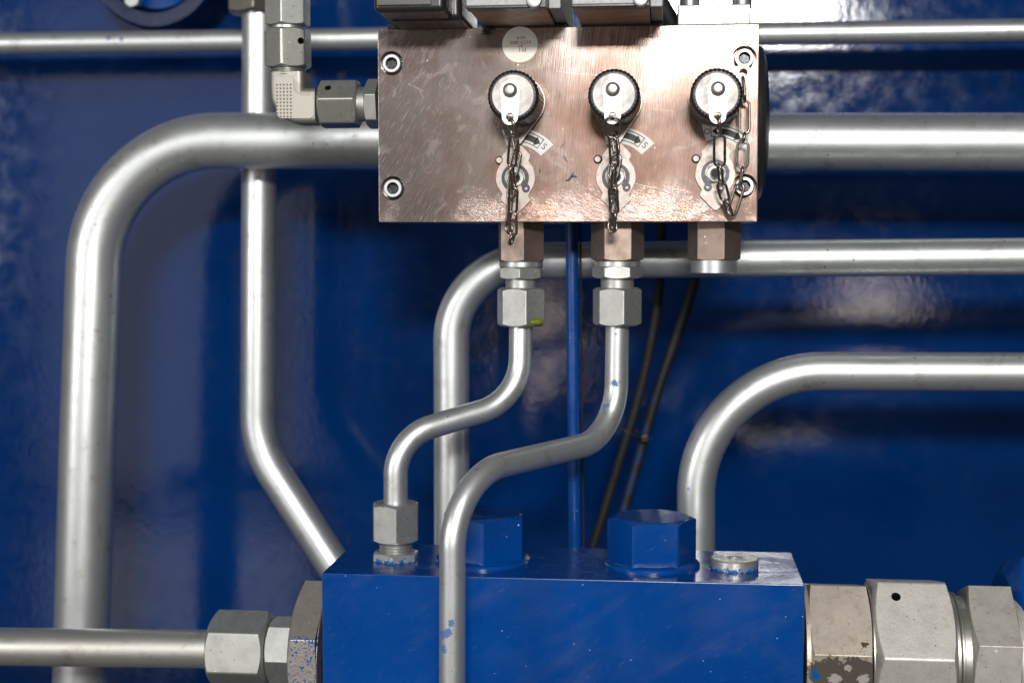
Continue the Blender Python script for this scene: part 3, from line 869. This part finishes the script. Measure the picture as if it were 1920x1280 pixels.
# ------------------------------------------------------------------ blue block
BF, BB = -32.0, 25.0
bx0, bx1 = P(604, 1180, BF).x, P(1508, 1180, BF).x
bz1 = P(1060, 1085, BF).z
blk = thing('blue_block', 'blue painted steel block along the bottom with large hex bolts on top', 'block', ((bx0 + bx1) / 2, (BF + BB) / 2, bz1 - 62))
build('body', box(bx0, bx1, BF, BB, bz1 - 62, bz1, .5, 2), M['blue'], blk)
def bolt(px, Y, phi, h):
    k = mmpx(px, 1020, Y); c = P(px, 1000, Y)
    b = build('hex_bolt', hexprism((c.x, Y, bz1), 'Z', 2.0, h, 84 * k, R(phi), (False, True), 1.2, .95, .45), M['blue'], blk)
    build('flange', lathe((c.x, Y, bz1), 'Z', [(90 * k, -.2), (90 * k, .9), (88 * k, 1.6), (82 * k, 2.1), (79 * k, 2.6)], 64), M['blue'], b)
    return c, k
for px, phi, dig in ((906, 7, 'off'), (1222, -24, 'off')):
    c, k = bolt(px, -4.0, phi, 19.5)
# plug on the right top
c = P(1377, 1055, -6)
M['plugpaint'] = mat_plated('plug_zinc_with_paint', (.66, .65, .60), .34, .02, .3, zmask(bz1 + .6, bz1 + 1.6, 1.0))
pl = build('screw_plug', lathe((c.x, -6, bz1), 'Z', [(9.3, -.2), (9.3, 3.6), (8.9, 4.1), (3.0, 4.1), (2.6, 3.7), (2.5, 2.2)], 56), M['plugpaint'], blk)

# right-hand union of large hexes
G2 = None
GR = mat_plated
def blotch(lo):
    def f(n): return n.spots([(P(1530, 1268, -32), 2.4), (P(1520, 1245, -20), 2.0), (P(1522, 1225, -25), 1.5)], 1.5, .5)
    return f
M['big1'] = mat_plated('large_hex_zinc_stained', (.60, .535, .455), .45, .05, .4, blotch(0), metal=.5,
    marks=[([(P(1545, 1262, -30), 7), (P(1575, 1275, -30), 9), (P(1610, 1262, -30), 8), (P(1560, 1245, -31), 4.5), (P(1600, 1246, -31), 5)], (.15, .13, .11), 2.0),
           ([(P(1565, 1272, -30), 2.4), (P(1590, 1250, -31), 1.6), (P(1618, 1272, -30), 2.2)], (.6, .56, .5), 1.4), ([(P(1622, 1209, -30), 1.5)], (.12, .06, .035), 1.2)])
M['big2'] = mat_plated('large_nut_zinc', (.68, .655, .60), .45, .10, .15, bumpd=.12, metal=.5)
M['big3'] = mat_plated('large_hex_zinc', (.60, .575, .52), .45, .05, .25, metal=.5,
    marks=[([(P(1856, 1187, -31), 2.2), (P(1860, 1187, -31), 2.2), (P(1848, 1204, -31), 1.0), (P(1868, 1220, -31), .7)], (.85, .84, .80), .1)])
fitting('large_union', 'row of large dull zinc hex nuts joining the right side of the blue block', 'fitting', 'X', 1650, 1221, -5,
    [('washer', 'round', 1508, 1520, 122, 0, M['big1'], {}),
     ('adapter_hex', 'hex', 1516, 1634, 140, 12, M['big1'], dict(rc=.5, ch=(True, True), tan=.25)),
     ('ring', 'round', 1632, 1646, 124, 0, M['dullnut'], {}),
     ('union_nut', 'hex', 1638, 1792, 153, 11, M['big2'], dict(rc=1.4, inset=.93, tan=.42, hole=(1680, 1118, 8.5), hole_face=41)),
     ('grooved_neck', 'round', 1788, 1832, 108, 0, M['dullnut'], dict(prof=[(1.08, 0), (1.08, .12), (1.02, .16), (1.06, .22), (1.06, .3), (1.0, .36), (1.0, .8), (1.05, .88), (1.05, 1)])),
     ('end_hex', 'hex', 1820, 1908, 137, 22, M['big3'], dict(rc=.5, ch=(True, False), tan=.3)),
     ('end_neck', 'round', 1906, 1935, 112, 0, M['big3'], {})])
fitting('blue_nut', 'blue painted hex nut at the lower right edge', 'nut', 'X', 1950, 1216, -5 + 14,
    [('nut', 'hex', 1906, 2080, 184, 20, M['blue'], dict(rc=1.6, inset=.88, tan=.6))])

# left-hand union
def speck_blue(n):
    s = n.t.nodes.new('ShaderNodeSeparateXYZ'); n.link(n.wp, s.inputs[0])
    low = n.ramp(s.outputs['Z'], P(570, 1235, -35).z, P(570, 1196, -35).z, .60, .52)
    hard = n.math('LESS_THAN', s.outputs['Z'], P(570, 1195, -33).z)
    v = n.math('MULTIPLY', n.math('GREATER_THAN', n.noise(1.0, 3, .5, n.wp), low), hard)
    side = n.spots([(P(600, 1110, -20), 2.6), (P(602, 1240, -20), 3.5), (P(601, 1265, -20), 3.5)], 1.2, .5)
    return n.math('MAXIMUM', v, side)
M['bighexL'] = mat_plated('cast_hex_speckled_blue', (.58, .53, .475), .40, .16, .3, speck_blue, bumpd=.15)
fitting('pipe_union', 'silver hex nuts joining the lower left pipe to the blue block, partly blue speckled', 'fitting', 'X', 470, 1217, -5,
    [('union_nut', 'hex', 386, 496, 73.5, 39, M['plate'], dict(rc=1.3, inset=.92, tan=.62)),
     ('thread', 'round', 490, 512, 55, 0, M['plate'], dict(prof=THREAD)),
     ('body_hex', 'hex', 498, 547, 65, -3, M['plate'], dict(rc=.6, ch=(True, False))),
     ('large_hex', 'hex', 543, 600, 139, 24, M['bighexL'], dict(rc=.6, inset=.90, tan=.42, ch=(True, False))),
     ('washer', 'round', 599, 605, 118, 0, M['bighexL'], {})])

# ------------------------------------------------------------------ things on top of the valve block
ztop = zt_
def X(px, Y): return P(px, 30, Y).x
# black plug connector, left
Yc = -40
pc = thing('plug_connector', 'black plastic plug connector on the top left of the copper block', 'connector', (X(770, 0), 20, ztop))
ax0, ax1 = X(700, Yc), X(834, Yc)
zc = P(770, 17, Yc).z
build('housing', box(ax0, ax1, Yc, 14, zc - 1.0, zc + 34, 2.2, 4), M['plast'], pc)
build('face_plate', box(ax0 + 1.3, ax1 - 5, Yc - .8, Yc + 1, zc + 1.2, zc + 30, .5, 2), M['plastgrey'], pc)
build('skirt', box(ax0 + 1.5, ax1 + 3.6, -22, 22, P(770, 40, -22).z, zc + 30, 2.6, 4), M['plast'], pc)
build('clip', box(ax1 + .6, ax1 + 2.4, -20, -10, P(770, 30, -20).z, zc + 26, .4, 2), M['grey'], pc)
build('gasket', box(X(724, 0), X(846, 0), 1.5, 40, ztop + .0, ztop + 2.4, .3), M['black'], pc)
# steel side plate
sp = thing('side_plate', 'narrow steel plate standing between the black connector and the first coil', 'plate', (X(860, 0), 10, ztop))
build('front_strip', box(X(848, 2), X(859, 2), 2, 40, ztop, ztop + 45, .3), M['cart'], sp)
build('dark_strip', box(X(859, 1) + .1, X(871, 1), 1, 40, ztop, ztop + 45, .3), M['plast'], sp)
def coil(pxa, pxb, face_r, pyf, label):
    Yf = -44
    a, b = X(pxa, Yf), X(pxb, Yf)
    t = thing('solenoid_coil', label, 'coil', ((a + b) / 2, 0, ztop), 'coils on the copper block')
    zf = P((pxa + pxb) / 2, pyf, Yf).z
    build('cover', box(a, b, Yf, Yf + 7, zf - .6, zf + 34, .5), M['plast'], t)
    build('face', box(a + .4, X(face_r, Yf), Yf - .7, Yf + .5, zf + .4, zf + 32, .3), M['grey'], t)
    build('case', box(a + .6, b - .2, Yf + 7.05, 42, zf - .5, zf + 33, .5), M['coilcase'], t)
    build('side_rail', box(b + .1, b + 4.6, Yf + 9, 40, ztop + 1.6, zf + 33, .4), M['grey'], t)
    s = P(face_r + 11, pyf - 12, Yf - 1)
    sw = build('terminal_screw', lathe((s.x, Yf, s.z), 'Y', [(2.9, -.2), (2.9, .8), (2.4, 1.4), (1.2, 1.7)], 32), M['zinc'], t)
    build('foot', box(a + 2.0, b + 4, .8, 40, ztop + .02, ztop + 1.5, .2), M['black'], t)
M['coilcase'] = mat_plated('case_with_copper_reflection', (.42, .32, .27), .42, .02, .2, pits=False)  # brown is the copper block's reflection put into the case colour
coil(873, 1024, 990, 13, 'grey faced solenoid coil next to the black connector')
coil(1071, 1218, 1190, 10, 'grey faced solenoid coil next to the silver clamp block')
# silver clamp block with two studs
cb_ = thing('clamp_block', 'bright silver clamp block with two studs at the top right of the copper block', 'clamp', (X(1340, 3), 12, ztop))
za = P(1340, 8, 3).z
build('body', box(X(1270, 3), X(1408, 3), 3, 26, ztop + .15, za, .8, 3), M['plate'], cb_)
for pxs in (1293, 1391):
    build('stud', lathe((X(pxs, 12), 12, za), 'Z', [(3.9, -.3), (3.9, 26), (3.5, 26.4)], 32), M['zinc'], cb_)
pipe('cable', 'black cable slanting down behind the silver clamp block', 'cable', [(1195, -80, 45), (1240, 10, 45), (1275, 70, 45)], 3.6, [60], M['cable'], None, 16)
# scrap of black fibre on the edge
c = P(913, 48, -1)
ft = []
rnd = random.Random(3)
for i in range(16):
    a, b = rnd.uniform(-2.2, 2.2), rnd.uniform(-1.6, 1.4)
    q = [Vector((c.x + a + rnd.uniform(-1.5, 1.5) * j / 2, -1.0 - rnd.uniform(0, .8), c.z - 1.3 + b + rnd.uniform(-1.4, 1.2))) for j in range(4)]
    ft.append(sweep(fillet(q, 1.0, 4), .13, 5))
tag(build('fibre_tuft', join(*ft), M['black'], None, (c.x, -1, c.z)), 'small tangle of black fibre caught on the upper edge of the copper block', 'fibre')
# dark rounded cover behind the right side of the block
c = P(1421, 232, 34)
kb = build('end_cover', lathe((x1, 34, c.z), 'X', [(31, .02), (31.5, 1.5), (30.5, 3.1), (27, 4.4), (18, 5.4), (6, 5.8)], 64), M['plast'], None, (x1, 34, c.z))
tag(kb, 'round black cover on the right side of the copper block', 'cover')
# blue round cover at the top left of the wall
c = P(287, -72, 172)
k = mmpx(287, -20, 172)
rc_ = thing('round_flange', 'blue round flange on the wall cut off by the top edge, rim darkened for its shade', 'flange', (c.x, WALL_Y, c.z))
fl = build('rim', lathe((c.x, 172, c.z), 'Y', [(125 * k, -39.6), (125 * k, -3), (120 * k, 0), (96 * k, 0), (90 * k, -3), (88 * k, -12)], 72), mat_blue('shaded_flange_paint', .08, .2, .3, True, (.0004, .008, .05)), rc_)  # rim blue darkened in the paint for the shadow it lies in
build('inner_boss', lathe((c.x, 172, c.z), 'Y', [(86 * k, -12), (84 * k, -6), (60 * k, -5), (50 * k, -2)], 56), M['blue'], rc_)
s = P(252, 2, 172)
build('bolt', hexprism((s.x, 170, s.z), 'Y', -4, 2.4, 4.2, .2, (False, True), .3), M['zinc'], rc_)
